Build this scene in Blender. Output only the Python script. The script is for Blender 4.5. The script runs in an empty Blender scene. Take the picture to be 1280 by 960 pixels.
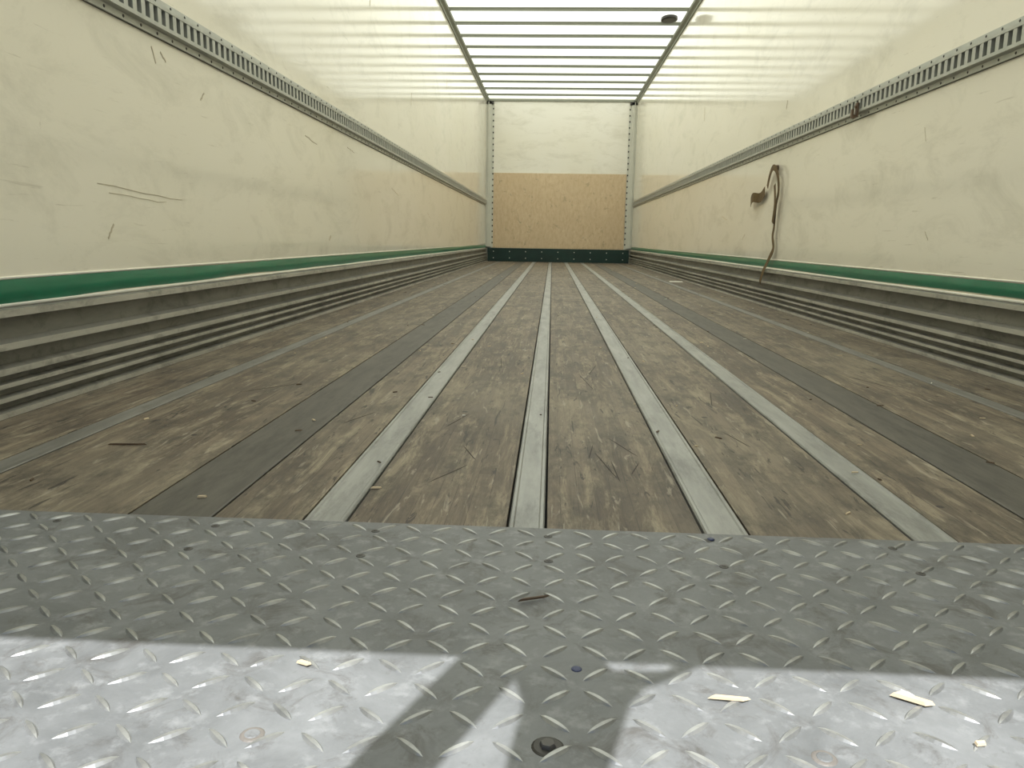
import bpy, math, random, bmesh
from mathutils import Matrix, Vector
random.seed(7)
L=13.5; H=2.655; HW=1.24; Y0=-0.35; PY=.9765
SC=bpy.context.scene
SC.view_settings.view_transform='Standard'
SC.view_settings.look='None'
SC.view_settings.exposure=0.0

# ---------------------------------------------------------------- materials
def mat(name):
    m=bpy.data.materials.new(name); m.use_nodes=True
    nt=m.node_tree; b=nt.nodes['Principled BSDF']
    return m,nt,b
def coords(nt,scale=(1,1,1),loc=(0,0,0)):
    tc=nt.nodes.new('ShaderNodeTexCoord'); mp=nt.nodes.new('ShaderNodeMapping')
    mp.inputs['Scale'].default_value=scale; mp.inputs['Location'].default_value=loc
    nt.links.new(tc.outputs['Object'],mp.inputs['Vector']); return mp.outputs['Vector']
def noise(nt,vec,scale=5,detail=4,rough=.5,dist=0):
    n=nt.nodes.new('ShaderNodeTexNoise'); n.inputs['Scale'].default_value=scale
    n.inputs['Detail'].default_value=detail; n.inputs['Roughness'].default_value=rough
    n.inputs['Distortion'].default_value=dist
    nt.links.new(vec,n.inputs['Vector']); return n.outputs['Fac']
def ramp(nt,fac,stops):
    r=nt.nodes.new('ShaderNodeValToRGB'); e=r.color_ramp.elements
    while len(e)<len(stops): e.new(.5)
    for el,(p,c) in zip(e,stops):
        el.position=p; el.color=(c if len(c)==4 else (*c,1)) if hasattr(c,'__len__') else (c,c,c,1)
    nt.links.new(fac,r.inputs['Fac']); return r.outputs['Color']
def mix(nt,a,b,fac,mode='MIX'):
    n=nt.nodes.new('ShaderNodeMix'); n.data_type='RGBA'; n.blend_type=mode
    for v,s in ((a,6),(b,7),(fac,0)):
        if hasattr(v,'is_linked'): nt.links.new(v,n.inputs[s])
        elif s==0: n.inputs[s].default_value=v
        else: n.inputs[s].default_value=(*v,1)
    return n.outputs[2]
def mul(nt,a,k): return mix(nt,(0,0,0),a,k)
def bump(nt,b,h,strength=.3,dist=.002):
    n=nt.nodes.new('ShaderNodeBump'); n.inputs['Strength'].default_value=strength; n.inputs['Distance'].default_value=dist
    nt.links.new(h,n.inputs['Height']); nt.links.new(n.outputs['Normal'],b.inputs['Normal'])
def simple(name,col,rough=.5,metal=0,var=.25,scale=8,stretch=(1,1,1),spec=.5):
    m,nt,b=mat(name); v=coords(nt,stretch)
    f=noise(nt,v,scale,5,.6)
    c=mix(nt,tuple(x*(1-var) for x in col),tuple(min(1,x*(1+var)) for x in col),f)
    nt.links.new(c,b.inputs['Base Color']); b.inputs['Roughness'].default_value=rough
    b.inputs['Metallic'].default_value=metal; b.inputs['Specular IOR Level'].default_value=spec
    return m

def wall_mat(name,base,rough=.1,marks=True):
    m,nt,b=mat(name)
    big=noise(nt,coords(nt,(1,.5,1)),.9,3,.5)
    col=mix(nt,tuple(x*k for x,k in zip(base,(.96,.95,.91))),base,ramp(nt,big,[(.35,0.),(.65,1.)]))
    if marks:
        s1=noise(nt,coords(nt,(1,1.6,26)),3.2,6,.62,.4)
        col=mix(nt,col,(.48,.43,.32),mul(nt,ramp(nt,s1,[(.64,0.),(.72,1.)]),.42))
        s2=noise(nt,coords(nt,(1,7,6),(3,1,2)),2.3,7,.72,.8)
        col=mix(nt,col,(.33,.27,.17),mul(nt,ramp(nt,s2,[(.69,0.),(.73,1.)]),.55))
        s3=noise(nt,coords(nt,(1,1,2.5),(8,1,5)),2.2,8,.74,.6)
        col=mix(nt,col,(.54,.51,.41),mul(nt,ramp(nt,s3,[(.50,0.),(.78,1.)]),.55))
    nt.links.new(col,b.inputs['Base Color'])
    b.inputs['Roughness'].default_value=rough
    w=noise(nt,coords(nt,(1,.8,1.3)),1.2,1,.3)
    bump(nt,b,w,.12,.01)
    return m
M_wall=wall_mat('cream_grp_wall',(.885,.845,.735))
M_back=wall_mat('white_grp_bulkhead',(.87,.85,.78),.3)

m,nt,b=mat('osb_plywood'); M_ply=m
f=noise(nt,coords(nt,(3,3,1.2)),9,8,.75,.5); g=noise(nt,coords(nt),2.2,3,.5)
c=ramp(nt,f,[(.3,(.54,.40,.24)),(.5,(.67,.52,.34)),(.7,(.74,.61,.43))])
k=ramp(nt,noise(nt,coords(nt,(2,1,2)),3.7,6,.7,.6),[(.60,0.),(.66,1.)])
c=mix(nt,c,(.28,.22,.14),mul(nt,k,.6)); c=mix(nt,c,(.62,.48,.31),mul(nt,ramp(nt,g,[(.4,0.),(.6,1.)]),.4))
nt.links.new(c,b.inputs['Base Color']); b.inputs['Roughness'].default_value=.6

m,nt,b=mat('translucent_grp_roof'); M_roof=m
out=nt.nodes['Material Output']
tr=nt.nodes.new('ShaderNodeBsdfTranslucent'); df=nt.nodes.new('ShaderNodeBsdfDiffuse'); ms=nt.nodes.new('ShaderNodeMixShader')
f=noise(nt,coords(nt,(1,1,1)),1.3,4,.6)
nt.links.new(ramp(nt,f,[(.3,(.86,.85,.70)),(.7,(.94,.93,.78))]),tr.inputs['Color']); df.inputs['Color'].default_value=(.8,.8,.68,1)
ms.inputs[0].default_value=.2
nt.links.new(tr.outputs[0],ms.inputs[1]); nt.links.new(df.outputs[0],ms.inputs[2]); nt.links.new(ms.outputs[0],out.inputs['Surface'])

# hardwood floor: glued strips, mottled, worn
m,nt,b=mat('worn_hardwood'); M_wood=m
tc=nt.nodes.new('ShaderNodeTexCoord')
sx=nt.nodes.new('ShaderNodeSeparateXYZ'); cb=nt.nodes.new('ShaderNodeCombineXYZ')
nt.links.new(tc.outputs['Object'],sx.inputs[0]); nt.links.new(sx.outputs['Y'],cb.inputs['X']); nt.links.new(sx.outputs['X'],cb.inputs['Y'])
br=nt.nodes.new('ShaderNodeTexBrick'); br.inputs['Scale'].default_value=1
br.inputs['Brick Width'].default_value=.75; br.inputs['Row Height'].default_value=.0262; br.inputs['Mortar Size'].default_value=.0004
br.inputs['Color1'].default_value=(.090,.068,.050,1); br.inputs['Color2'].default_value=(.172,.135,.097,1); br.inputs['Mortar'].default_value=(.04,.03,.022,1)
br.inputs['Bias'].default_value=-.15; br.offset=.37
nt.links.new(cb.outputs[0],br.inputs['Vector'])
grain=noise(nt,coords(nt,(75,3.2,1)),2.2,8,.78,.4)
c=mix(nt,br.outputs['Color'],ramp(nt,grain,[(.3,(.50,.50,.48)),(.7,(1.5,1.5,1.45))]),.85,'MULTIPLY')
worn=noise(nt,coords(nt,(12,1.6,1)),2.1,9,.78,.7)
c=mix(nt,c,(.38,.33,.235),mul(nt,ramp(nt,worn,[(.49,0.),(.67,1.)]),.8))
wl=noise(nt,coords(nt,(1.3,.7,1),(3,2,0)),1.7,5,.6)
c=mix(nt,c,(.26,.225,.165),mul(nt,ramp(nt,wl,[(.44,0.),(.66,1.)]),.42))
dirt=noise(nt,coords(nt,(4.5,1.8,1),(4,4,0)),2.6,9,.78)
c=mix(nt,c,(.044,.037,.030),mul(nt,ramp(nt,dirt,[(.48,0.),(.62,1.)]),.7))
spots=nt.nodes.new('ShaderNodeTexVoronoi'); spots.inputs['Scale'].default_value=5.5
nt.links.new(coords(nt,(1,1,.001)),spots.inputs['Vector'])
c=mix(nt,c,(.018,.014,.012),ramp(nt,spots.outputs['Distance'],[(.03,.9),(.045,0.)]))
scr=noise(nt,coords(nt,(26,3.2,1),(1,7,0)),1.9,5,.6,1.6)
c=mix(nt,c,(.025,.02,.017),mul(nt,ramp(nt,scr,[(.62,0.),(.65,1.)]),.8))
dus=noise(nt,coords(nt,(40,5,1),(9,3,0)),1.6,4,.6,.8)
c=mix(nt,c,(.40,.36,.28),mul(nt,ramp(nt,dus,[(.61,0.),(.68,1.)]),.5))
nt.links.new(c,b.inputs['Base Color'])
nt.links.new(ramp(nt,worn,[(.3,.52),(.7,.68)]),b.inputs['Roughness'])
bump(nt,b,grain,.4,.002)

M_sub=simple('dark_subfloor',(.012,.011,.010),.9)
def strip_mat(name,a,b_,metal,rough):
    m,nt,b=mat(name)
    f=noise(nt,coords(nt,(12,1.6,1)),2.5,8,.7,.3)
    c=mix(nt,a,b_,ramp(nt,f,[(.35,0.),(.65,1.)]))
    k=noise(nt,coords(nt,(8,1.6,1),(2,5,1)),2.6,8,.75)
    c=mix(nt,c,tuple(x*.5 for x in a),mul(nt,ramp(nt,k,[(.52,0.),(.68,1.)]),.65))
    nt.links.new(c,b.inputs['Base Color']); b.inputs['Metallic'].default_value=metal; b.inputs['Roughness'].default_value=rough
    g=noise(nt,coords(nt,(90,3,1)),2,4,.6); bump(nt,b,g,.15,.001)
    return m
M_strip=strip_mat('galvanised_strip',(.235,.24,.232),(.345,.35,.335),.3,.45)
M_thin=strip_mat('dull_strip',(.155,.150,.135),(.24,.232,.21),.25,.5)
M_wide=strip_mat('worn_dark_strip',(.070,.065,.056),(.115,.107,.090),.05,.6)
m,nt,b=mat('tread_plate_steel'); M_tp=m
f=noise(nt,coords(nt),6,8,.75,.5); g=noise(nt,coords(nt,(1,1,1),(5,2,0)),40,4,.7)
c=ramp(nt,f,[(.3,(.110,.116,.120)),(.7,(.235,.243,.250))])
c=mix(nt,c,(.42,.43,.44),mul(nt,ramp(nt,g,[(.54,0.),(.75,1.)]),.4))
k=noise(nt,coords(nt,(1,1,1),(1,9,0)),18,6,.75,.7)
c=mix(nt,c,(.07,.062,.055),mul(nt,ramp(nt,k,[(.53,0.),(.68,1.)]),.65))
nt.links.new(c,b.inputs['Base Color']); b.inputs['Metallic'].default_value=.12
nt.links.new(ramp(nt,f,[(.3,.48),(.7,.65)]),b.inputs['Roughness']); bump(nt,b,g,.25,.0006)
m,nt,b=mat('tread_lens_worn'); M_lens=m
f=noise(nt,coords(nt),30,4,.6); c=ramp(nt,f,[(.3,(.22,.225,.225)),(.7,(.44,.445,.44))])
nt.links.new(c,b.inputs['Base Color']); b.inputs['Metallic'].default_value=.6; b.inputs['Roughness'].default_value=.33
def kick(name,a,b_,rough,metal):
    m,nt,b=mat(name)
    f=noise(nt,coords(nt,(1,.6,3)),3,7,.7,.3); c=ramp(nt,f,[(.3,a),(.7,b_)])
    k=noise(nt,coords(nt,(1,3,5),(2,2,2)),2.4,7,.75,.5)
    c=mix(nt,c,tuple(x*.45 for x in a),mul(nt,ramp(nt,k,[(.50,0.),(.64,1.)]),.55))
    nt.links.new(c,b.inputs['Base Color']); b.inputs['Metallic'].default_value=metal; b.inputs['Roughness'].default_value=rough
    return m
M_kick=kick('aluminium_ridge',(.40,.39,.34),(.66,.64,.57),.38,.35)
M_kickd=kick('aluminium_groove_dark',(.15,.145,.125),(.28,.27,.235),.5,.2)  # groove faces get a darker tone for ridge contrast
M_alu=simple('grey_aluminium',(.62,.62,.55),.5,0,.12,6)
M_rail=simple('cargo_rail_zinc',(.42,.43,.39),.4,.45,.22,14)
M_recess=simple('rail_recess_dark',(.075,.078,.068),.7,.1)
M_bow=simple('roof_bow_metal',(.24,.25,.20),.6,.2,.1)
M_green=simple('green_tape',(.004,.15,.078),.28,0,.3,10,(1,1,3))
M_gdark=simple('dark_green_kickplate',(.005,.030,.024),.4,0,.4,5)
M_film=simple('cream_sealant',(.78,.75,.64),.5)
M_bolt=simple('dark_bolt',(.05,.048,.045),.45,.5)
M_dull=simple('dull_screw',(.085,.082,.078),.5,.4)
M_blue=simple('blue_screw',(.03,.04,.10),.4,.3)
M_chip=simple('wood_chip',(.62,.50,.34),.7,0,.35,30)
M_bark=simple('brown_splinter',(.10,.065,.04),.8,0,.4,30)
M_scratch=simple('dark_floor_scratch',(.035,.028,.022),.8,0,.3,30)
M_paper=simple('paper_scrap',(.75,.73,.66),.7)
M_strap=simple('olive_strap_webbing',(.13,.083,.030),.8,0,.45,40)
M_rust=simple('dull_rusty_steel',(.13,.085,.055),.7,.3,.4,30)
M_ring=simple('grey_ring',(.18,.165,.15),.6,.2,.3,30)
M_mark=simple('scuff_brown',(.50,.44,.32),.8,0,.3,30)
M_caster=simple('grey_shadow_caster',(.30,.32,.33),.6)  # for the added shadow casters behind the camera
M_ground=simple('asphalt_ground',(.20,.20,.19),.9,0,.25,3)

# ---------------------------------------------------------------- mesh helpers
class MB:
    def __init__(s): s.v=[];s.f=[];s.m=[]
    def box(s,x0,x1,y0,y1,z0,z1,mi=0):
        n=len(s.v)
        s.v+=[(x0,y0,z0),(x1,y0,z0),(x1,y1,z0),(x0,y1,z0),(x0,y0,z1),(x1,y0,z1),(x1,y1,z1),(x0,y1,z1)]
        for q in ((0,3,2,1),(4,5,6,7),(0,1,5,4),(1,2,6,5),(2,3,7,6),(3,0,4,7)):
            s.f.append(tuple(n+i for i in q)); s.m.append(mi)
    def disc(s,c,ax,r,h,mi=0,seg=10,inner=.6):
        n=len(s.v); c=Vector(c); ax=Vector(ax).normalized()
        u=ax.orthogonal().normalized(); w=ax.cross(u)
        for rr,hh in ((r,0),(r*.92,h*.6),(r*inner,h)):
            for i in range(seg):
                a=2*math.pi*i/seg
                s.v.append(tuple(c+u*rr*math.cos(a)+w*rr*math.sin(a)+ax*hh))
        for k in range(2):
            for i in range(seg):
                j=(i+1)%seg
                s.f.append((n+k*seg+i,n+k*seg+j,n+(k+1)*seg+j,n+(k+1)*seg+i)); s.m.append(mi)
        s.f.append(tuple(n+2*seg+i for i in range(seg))); s.m.append(mi)
    def extrude(s,prof,y0,y1,mi=0,mf=None):
        n=len(s.v); k=len(prof)
        for y in (y0,y1): s.v+=[(x,y,z) for x,z in prof]
        for i in range(k):
            j=(i+1)%k; s.f.append((n+i,n+j,n+k+j,n+k+i)); s.m.append(mf(i) if mf else mi)
        s.f.append(tuple(n+i for i in range(k))[::-1]); s.m.append(mi)
        s.f.append(tuple(n+k+i for i in range(k))); s.m.append(mi)
    def obj(s,name,mats,parent=None,smooth=False):
        me=bpy.data.meshes.new(name); me.from_pydata(s.v,[],s.f)
        for m_ in mats: me.materials.append(m_)
        me.polygons.foreach_set('material_index',s.m)
        if smooth: me.polygons.foreach_set('use_smooth',[True]*len(me.polygons))
        me.update()
        bm=bmesh.new(); bm.from_mesh(me); bmesh.ops.recalc_face_normals(bm,faces=bm.faces); bm.to_mesh(me); bm.free()
        o=bpy.data.objects.new(name,me); SC.collection.objects.link(o)
        if parent: o.parent=parent
        return o

# ---------------------------------------------------------------- shell
T=.05
b_=MB(); b_.box(-HW-T,-HW,Y0,L+T,-.1,H+.02); b_.obj('wall_left',[M_wall])
b_=MB(); b_.box(HW,HW+T,Y0,L+T,-.1,H+.02); b_.obj('wall_right',[M_wall])
b_=MB(); b_.box(-HW,HW,L,L+T,-.1,H+.02); b_.obj('wall_back',[M_back])
me=bpy.data.meshes.new('ceiling'); me.from_pydata([(-HW-T,Y0-.08,H+.022),(HW+T,Y0-.08,H+.022),(HW+T,L+T,H+.022),(-HW-T,L+T,H+.022)],[],[(0,1,2,3)])
me.materials.append(M_roof); o=bpy.data.objects.new('ceiling',me); SC.collection.objects.link(o)
b_=MB(); b_.box(-40,40,-40,50,-1.25,-1.2); b_.obj('ground',[M_ground])

b_=MB(); y=L-.38
while y>0:
    x0,x1=-HW+.002,HW-.002
    b_.box(x0,x1,y-.012,y+.012,H+.010,H+.02)
    b_.box(x0,x1,y-.006,y+.006,H-.014,H+.010)
    y-=.525
b_.obj('roof_bows',[M_bow])
b_=MB()
for s in (-1,1):
    pr=[(s*HW,H-.065),(s*(HW-.010),H-.065),(s*(HW-.014),H-.045),(s*(HW-.040),H-.025),(s*(HW-.045),H+.0),(s*HW,H+.0)]
    b_.extrude(pr,Y0,L)
b_.box(-HW+.045,HW-.045,L-.02,L,H-.035,H+.0)
b_.obj('trim_roof_edge',[M_bow])
b_=MB()
b_.box(-HW+.001,-HW+.12,L-.05,L-.021,H-.09,H-.04); b_.box(HW-.12,HW-.001,L-.05,L-.021,H-.09,H-.04)
b_.obj('trim_corner_bracket',[M_bolt])

# ---------------------------------------------------------------- floor
strips=[(-1.013,-.967,'t'),(-.669,-.555,'w'),(-.426,-.370,'s'),(-.149,-.101,'s'),(.111,.168,'s'),(.382,.436,'s'),(.580,.692,'w'),(.965,1.01,'t')]
fl=MB()
fl.box(-HW,HW,Y0,L,-.1,-.012,1)
edges=[-HW]
for a,c,_ in strips: edges+= [a,c]
edges.append(HW)
g=.0036
for i in range(0,len(edges),2):
    fl.box(edges[i]+(g if i else 0),edges[i+1]-(g if i<len(edges)-2 else 0),PY-.10,L,-.0115,0,0)
fl.obj('floor',[M_wood,M_sub])
for a,c,t in strips:
    s=MB()
    if t=='s':
        pr=[(a,-.0115),(a,.0005),(a+.002,.003),(a+.006,.003),(a+.008,.0012),(c-.008,.0012),(c-.006,.003),(c-.002,.003),(c,.0005),(c,-.0115)]
    else:
        pr=[(a,-.0115),(a,.0002),(a+.002,.0012),(c-.002,.0012),(c,.0002),(c,-.0115)]
    s.extrude(pr,PY-.08,L)
    s.obj('floor_metal_strip',[{'s':M_strip,'t':M_thin,'w':M_wide}[t]])

# ---------------------------------------------------------------- tread plate
PZ=.0045
tp=MB()
tp.extrude([(-HW+.001,-.0115),(-HW+.001,PZ),(HW-.001,PZ),(HW-.001,-.0115)],Y0,PY)
cell=.0365
nx=int(2*HW/cell)
yy=PY-.020; r=0
while yy>.2:
    for i in range(nx):
        x=-HW+.02+i*cell+random.uniform(-.001,.001)
        if abs(x)>HW-.03: continue
        d=1 if (i+r)%2 else -1
        ang=math.radians(42)*d+random.uniform(-.04,.04)
        ca,sa=math.cos(ang),math.sin(ang)
        n=len(tp.v); ln_,wd,ht=.0165,.0039,.0027
        K=6
        for t in range(K+1):
            u=-1+2*t/K; w=(1-u*u)**.8
            hz=ht*(1-u*u)**.6
            for q,hh in ((-1,0),(-.45,.9),(.45,.9),(1,0)):
                lx=u*ln_; ly=q*w*wd
                tp.v.append((x+ca*lx-sa*ly,yy+sa*lx+ca*ly,PZ+hz*hh-.0001))
        for t in range(K):
            for q in range(3):
                a0=n+t*4+q; tp.f.append((a0,a0+4,a0+5,a0+1)); tp.m.append(1)
    yy-=cell; r+=1
plate=tp.obj('tread_plate',[M_tp,M_lens])
sc=MB()
for x,y in [(-.742,.944),(-.53,.945),(-.319,.946),(-.096,.948),(.108,.953),(.337,.948),(.56,.948),(-.319,.866),(-.095,.870),(.111,.872),(.337,.872),(-.53,.868),(.56,.87)]:
    sc.disc((x,y,PZ),(0,0,1),.0056,.0010,0,14,.55)
    sc.disc((x,y,PZ+.0010),(0,0,1),.0028,.0004,1,8,.6)
sc.disc((-.069,.636,PZ),(0,0,1),.005,.001,2,12)
sc.disc((.112,.955,PZ+.001),(0,0,1),.005,.0015,2,12)
for x,y in [(.111,.528),(-.319,.524)]:
    sc.disc((x,y,PZ),(0,0,1),.0095,.0010,3,16,.8); sc.disc((x,y,PZ+.0010),(0,0,1),.0060,.0006,4,12,.8)
sc.disc((-.094,.526,PZ),(0,0,1),.0125,.0012,1,20,.85); sc.disc((-.094,.526,PZ+.0012),(0,0,1),.0065,.003,0,6,.8)
sc.obj('plate_screws',[M_dull,M_bolt,M_blue,M_ring,M_tp],plate)

# ---------------------------------------------------------------- baseboards (aluminium kick rails)
prof=[(0,.222),(.036,.220),(.036,.205),(.010,.200),(.010,.158),(.036,.152),(.036,.138),(.008,.133),(.008,.106),(.036,.101),(.036,.088),(.014,.084),(.014,.073),(.034,.070),(.034,.061),(.014,.057),(.014,.045),(.035,.042),(.035,.033),(.015,.029),(.015,.017),(.038,.013),(.038,0.001),(0,0.001)]
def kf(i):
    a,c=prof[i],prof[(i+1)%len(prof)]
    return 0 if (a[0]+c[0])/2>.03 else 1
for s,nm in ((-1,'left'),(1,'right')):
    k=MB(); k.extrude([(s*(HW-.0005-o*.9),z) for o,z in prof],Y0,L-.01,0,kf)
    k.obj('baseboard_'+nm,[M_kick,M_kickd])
def tape(nm,s):
    k=MB(); n=200; prev=None
    ys=[.0+ (L-.02)*(i/n)**1.6 for i in range(n+1)]
    for i,y in enumerate(ys):
        near=max(0,1-y/6)
        lo=.232+.004*math.sin(y*7)*near+.005*near*math.sin(y*2.3+1) if s<0 else .234+.002*math.sin(y*3)
        hi=.278+.003*math.sin(y*4.1)*near if s<0 else .277
        zs=[lo,lo+(hi-lo)*.3,lo+(hi-lo)*.6,hi]
        of=[.003,.006+.004*near*abs(math.sin(y*9)),.005+.003*near*abs(math.sin(y*6+1)),.002]
        row=[]
        for z,o_ in zip(zs,of):
            row.append(len(k.v)); k.v.append((s*(HW-o_),y,z))
        if prev:
            for q in range(3): k.f.append((prev[q],row[q],row[q+1],prev[q+1])); k.m.append(0)
        prev=row
    k.box(*( (-HW+.001,-HW+.010) if s<0 else (HW-.010,HW-.001)),.0,L-.02,.2225,.2295,1)
    k.box(*( (-HW+.001,-HW+.003) if s<0 else (HW-.003,HW-.001)),.0,L-.02,.279,.284,1)
    k.obj(nm,[M_green,M_film],None,True)
tape('trim_green_tape',-1); tape('trim_green_tape',1)

# ---------------------------------------------------------------- cargo rails
for s in (-1,1):
    k=MB()
    z0,z1=.924,1.032
    X=lambda o:s*(HW-o)
    k.extrude([(X(.0002),z0),(X(.0002),z1),(X(.004),z1),(X(.004),z0)],Y0+.02,L-.12,1)
    k.extrude([(X(.004),z1-.001),(X(.009),z1-.001),(X(.010),z1-.018),(X(.026),z1-.022),(X(.026),z1-.033),(X(.004),z1-.033)],Y0+.02,L-.12,0)
    k.extrude([(X(.004),z0+.001),(X(.009),z0+.001),(X(.010),z0+.018),(X(.026),z0+.022),(X(.026),z0+.033),(X(.004),z0+.033)],Y0+.02,L-.12,0)
    y=Y0+.04
    while y<L-.15:
        a,c=sorted((X(.006),X(.0245)))
        k.box(a,c,y,y+.021,z0+.033,z1-.033,0)
        y+=.0445
    y=0.6
    while y<8:
        for z in (z1-.010,z0+.010): k.disc((X(.0095),y,z),(-s,0,0),.0045,.002,2,6)
        y+=.089
    k.obj('cargo_rail',[M_rail,M_recess,M_bolt])

# ---------------------------------------------------------------- bulkhead details
p=MB(); p.box(-1.125,1.11,L-.012,L-.0005,.228,1.47); p.obj('plywood_panel',[M_ply])
k=MB(); k.box(-HW+.04,HW-.04,L-.035,L-.0005,.002,.225)
kp=k.obj('bulkhead_kickplate',[M_gdark])
k=MB()
for i in range(9):
    x=-1.1+i*.275
    for z in (.06,.17): k.disc((x,L-.0355,z),(0,-1,0),.009,.004,0,8)
k.obj('rivets',[M_alu],kp)
for s in (-1,1):
    k=MB()
    a,c=sorted((s*(HW-.001),s*(HW-.085)))
    k.box(a,c,L-.05,L-.001,.25,H-.05,0)
    a,c=sorted((s*(HW-.03),s*(HW-.045)))
    k.box(a,c,L-.062,L-.05,.25,H-.05,0)
    a,c=sorted((s*(HW-.085),s*(HW-.125)))
    k.box(a,c,L-.018,L-.001,.235,H-.05,0)
    z=.3
    while z<H-.1:
        k.box(*sorted((s*(HW-.104),s*(HW-.124))),L-.022,L-.018,z,z+.025,1); z+=.095
    k.obj('trim_corner_profile',[M_alu,M_bolt])

# ---------------------------------------------------------------- strap on right wall
def ribbon(mb,path,w,mi=0,th=.002):
    P=[Vector(p_) for p_ in path]; prev=None
    for i,q in enumerate(P):
        t=(P[min(i+1,len(P)-1)]-P[max(i-1,0)]).normalized()
        d=Vector((0,-t.z,t.y)); d=d.normalized() if d.length>1e-4 else Vector((0,1,0))
        d=d*(w/2); row=[]
        for e in ((d,-th/2),(d,th/2),(-d,th/2),(-d,-th/2)):
            row.append(len(mb.v)); mb.v.append(tuple(q+e[0]+Vector((e[1],0,0))))
        if prev:
            for a in range(4):
                c=(a+1)%4; mb.f.append((prev[a],row[a],row[c],prev[c])); mb.m.append(mi)
        else: mb.f.append(tuple(row)); mb.m.append(mi)
        prev=row
    mb.f.append(tuple(prev[::-1])); mb.m.append(mi)
def smooth_path(pts,n=6):
    P=[Vector(p_) for p_ in pts]; out=[]
    for i in range(len(P)-1):
        p0=P[max(i-1,0)];p1=P[i];p2=P[i+1];p3=P[min(i+2,len(P)-1)]
        for k in range(n):
            t=k/n
            out.append(.5*((2*p1)+(-p0+p2)*t+(2*p0-5*p1+4*p2-p3)*t*t+(-p0+3*p1-3*p2+p3)*t**3))
    out.append(P[-1]); return out
st=MB(); x=HW
ribbon(st,smooth_path([(x-.02,5.03,.72),(x-.025,4.97,.79),(x-.03,4.89,.825),(x-.03,4.80,.79),(x-.025,4.76,.69),(x-.02,4.81,.60),(x-.02,4.815,.48),(x-.02,4.83,.42),(x-.022,4.79,.35),(x-.025,4.85,.29),(x-.045,4.89,.21),(x-.05,4.93,.14)]),.036)
ribbon(st,smooth_path([(x-.035,4.815,.72),(x-.035,4.78,.61),(x-.03,4.82,.50)]),.034)
ribbon(st,smooth_path([(x-.02,5.42,.645),(x-.04,5.29,.67),(x-.02,5.19,.665),(x-.02,5.08,.70)]),.06)
st.disc((x-.001,4.89,.825),(-1,0,0),.016,.03,1,10)
st.obj('hanging_strap',[M_strap,M_rust])
hk=MB()
hk.box(x-.034,x-.0262,3.61,3.635,.925,.985,0)
hk.box(x-.052,x-.034,3.612,3.633,.922,.934,0); hk.box(x-.052,x-.045,3.612,3.633,.934,.958,0)
hk.disc((x-.034,3.622,.97),(-1,0,0),.009,.006,0,10)
hk.obj('rail_hook',[M_rust])

rp=MB(); n=24
cx_,cy_,rx,ry=1.06,8.75,.085,.13
for z,k_ in ((H+.018,1),(H-.005,1),(H-.012,.8)):
    for i in range(n):
        a=2*math.pi*i/n; rp.v.append((cx_+rx*k_*math.cos(a),cy_+ry*k_*math.sin(a),z))
for r_ in range(2):
    for i in range(n):
        j=(i+1)%n; rp.f.append((r_*n+i,r_*n+j,(r_+1)*n+j,(r_+1)*n+i)); rp.m.append(0)
rp.f.append(tuple(2*n+i for i in range(n))); rp.m.append(0)
rp.obj('roof_patch',[M_bolt])  # dark oval patch under the roof, gives no light

# ---------------------------------------------------------------- scuffs on walls
sm=MB()
def mark(side,y,z,ly,lz,w=.006):
    x=side*(HW-.0006); n=6
    pts=[(x,y+ly*t/n,z+lz*t/n+random.uniform(-.003,.003)) for t in range(n+1)]
    ribbon(sm,pts,w*.6,0,.0008)
for a in [(-1,1.95,.50,.45,-.02,.003),(-1,2.0,.48,.30,-.012,.002),(-1,2.57,.80,.03,.03,.008),(-1,1.98,.365,.03,.035,.009),(-1,2.27,.895,.02,-.04,.008),(-1,2.32,.89,.03,-.02,.008),(-1,3.65,.83,.18,-.02,.006),(-1,4.4,.86,.15,-.01,.005),(-1,5.6,.72,.25,-.04,.008),(-1,4.0,.36,.03,.02,.02),(-1,7.2,.60,.2,-.05,.01),
          (1,2.9,.40,.03,.03,.006),(1,6.2,.55,.2,.03,.01),(1,5.6,.44,.08,-.04,.008),(1,3.0,.75,.02,.05,.004),
          (-1,3.6,1.5,.03,-.06,.012),(-1,5.0,1.75,.03,.08,.015),(1,4.8,1.195,.02,-.05,.012),(-1,6.4,1.4,.02,.1,.012),(1,7.4,1.45,.02,.12,.014),(-1,8.5,1.9,.02,.12,.014)]:
    mark(*a)
sm.obj('wall_scuff_marks',[M_mark])

# ---------------------------------------------------------------- debris
db=MB()
def chip(x,y,z,l,w,h,ang,mi):
    n=len(db.v); ca,sa=math.cos(ang),math.sin(ang)
    for zz,k_ in ((0,1),(h,.85)):
        for a,c in ((-1,-.7),(.6,-1),(1,.5),(-.7,1)):
            lx=a*l/2*k_;ly=c*w/2*k_
            db.v.append((x+ca*lx-sa*ly,y+sa*lx+ca*ly,z+zz))
    for q in ((0,3,2,1),(4,5,6,7),(0,1,5,4),(1,2,6,5),(2,3,7,6),(3,0,4,7)): db.f.append(tuple(n+i for i in q)); db.m.append(mi)
PT=PZ+.0026
for a in [(.056,.596,PT,.036,.005,.002,-.05,0),(.209,.606,PT,.034,.008,.003,-.5,0),(-.310,.622,PT,.014,.005,.002,-.3,0),(-.11,.765,PT,.038,.0035,.002,.4,1),
          (.235,.55,PT,.010,.005,.002,.3,0),(.36,.58,PT,.010,.005,.002,.8,0),(-.86,1.33,0.001,.07,.003,.003,.1,1),(-.60,1.06,.002,.014,.005,.003,.3,0),(-.36,1.13,.001,.018,.005,.002,.2,0)]:
    chip(*a)
def on_strip(x): return any(a-.006<x<c+.006 for a,c,_ in strips)
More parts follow.
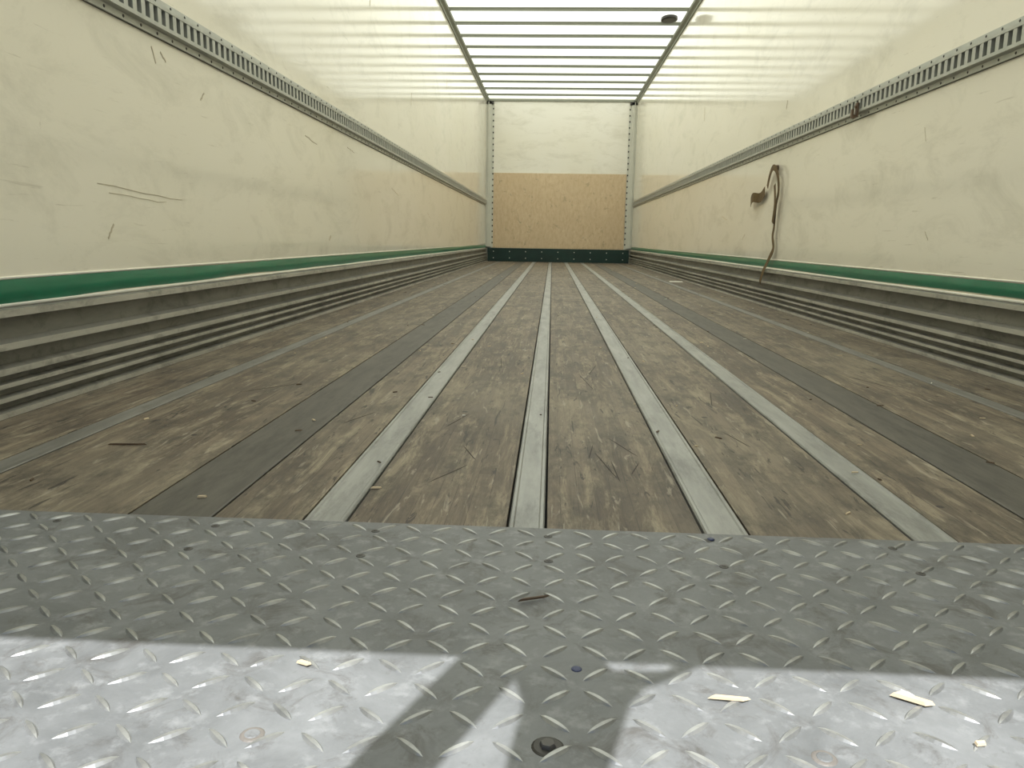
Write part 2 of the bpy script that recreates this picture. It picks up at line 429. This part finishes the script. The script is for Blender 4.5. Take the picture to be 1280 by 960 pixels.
for i in range(130):
    y=PY+.1+(random.random()**1.3)*9; x=random.uniform(-1.15,1.15)
    l=random.uniform(.004,.016)*(1+.12*y); w=random.uniform(.002,.005)*(1+.12*y)
    chip(x,y,.0034 if on_strip(x) else .0003,l,w,.002,random.uniform(0,3.14),random.choice([0,1,1,1,2,0]) if l<.02 else random.choice([0,1,1]))
# long thin scratches in the planks
for x,y,l,a in [(.00,1.30,.16,1.75),(.015,1.26,.12,1.62),(-.02,1.38,.10,1.45),(.04,1.42,.14,1.9),(.05,1.28,.08,1.3),(-.26,1.22,.12,1.1),(-.24,1.35,.10,1.9),(-.29,1.6,.14,1.3),(.27,1.5,.12,1.8),(.30,1.9,.2,1.4),(-.5,1.6,.12,1.2),(-.8,1.9,.18,.9),(.0,2.1,.25,1.7),(.03,2.3,.2,1.4),(-.25,2.4,.25,1.65),(.8,2.2,.2,1.9)]:
    if not on_strip(x): chip(x,y,.0001,l,.0022,.0004,a,3)
chip(1.05,1.80,.0003,.045,.03,.004,.3,2); chip(1.10,7.6,.0003,.16,.10,.006,.3,2)
db.obj('floor_debris',[M_chip,M_bark,M_paper,M_scratch])

# ---------------------------------------------------------------- unseen panels added behind the camera, cut to shape the plate shadow
EL=math.radians(55); TE=math.tan(EL)
YC=Y0-.02
def cz(y): return (y-YC)*TE
rc=bpy.data.objects.new('shadow_caster',None); SC.collection.objects.link(rc)
k=MB(); k.box(-HW-T,HW+T,YC-.002,YC+.002,cz(.654),H+.02); k.obj('caster_panel',[M_caster],rc)
def caster_panel(name,poly):
    k=MB(); n=len(poly)
    for d in (-.0015,.0015): k.v+=[(x,YC+d,cz(y)) for x,y in poly]
    k.f.append(tuple(range(n))[::-1]); k.m.append(0); k.f.append(tuple(range(n,2*n))); k.m.append(0)
    for i in range(n):
        j=(i+1)%n; k.f.append((i,j,n+j,n+i)); k.m.append(0)
    return k.obj(name,[M_caster],rc)
caster_panel('caster_flap_1',[(-.172,.658),(-.240,.49),(-.29,.37),(-.225,.37),(-.178,.49),(-.122,.622),(-.118,.658)])
caster_panel('caster_flap_2',[(-.122,.658),(-.124,.625),(-.115,.58),(-.124,.51),(-.13,.40),(-.06,.40),(-.052,.50),(-.036,.555),(-.026,.59),(-.010,.615),(.016,.632),(.046,.658),(.024,.658),(.008,.640),(-.036,.637),(-.046,.658)])

# ---------------------------------------------------------------- light
sd=bpy.data.lights.new('sun','SUN'); sd.energy=7.7; sd.angle=math.radians(.3); sd.color=(1,1,1)
so=bpy.data.objects.new('sun',sd); SC.collection.objects.link(so)
so.rotation_euler=Vector((0,-math.cos(EL),math.sin(EL))).to_track_quat('Z','Y').to_euler(); so.location=(0,-8,12)
w=bpy.data.worlds.new('sky'); SC.world=w; w.use_nodes=True
bg=w.node_tree.nodes['Background']; bg.inputs['Color'].default_value=(.70,.83,1,1); bg.inputs['Strength'].default_value=.6

# ---------------------------------------------------------------- camera
f,psi,th,rho,cx,h=973.07,0.04783,0.18412,0.01659,-0.10016,0.37918
F=Vector((-math.sin(psi)*math.cos(th),math.cos(psi)*math.cos(th),-math.sin(th)))
R=Vector((math.cos(psi),math.sin(psi),0)); U=R.cross(F)
c,s=math.cos(rho),math.sin(rho)
R2=R*c+U*s; U2=U*c-R*s
M=Matrix((( R2.x,U2.x,-F.x,cx),(R2.y,U2.y,-F.y,0),(R2.z,U2.z,-F.z,h),(0,0,0,1)))
cd=bpy.data.cameras.new('camera'); cd.sensor_width=36; cd.lens=f/1280*36; cd.clip_start=.02; cd.clip_end=200
co=bpy.data.objects.new('camera',cd); SC.collection.objects.link(co); co.matrix_world=M
SC.camera=co
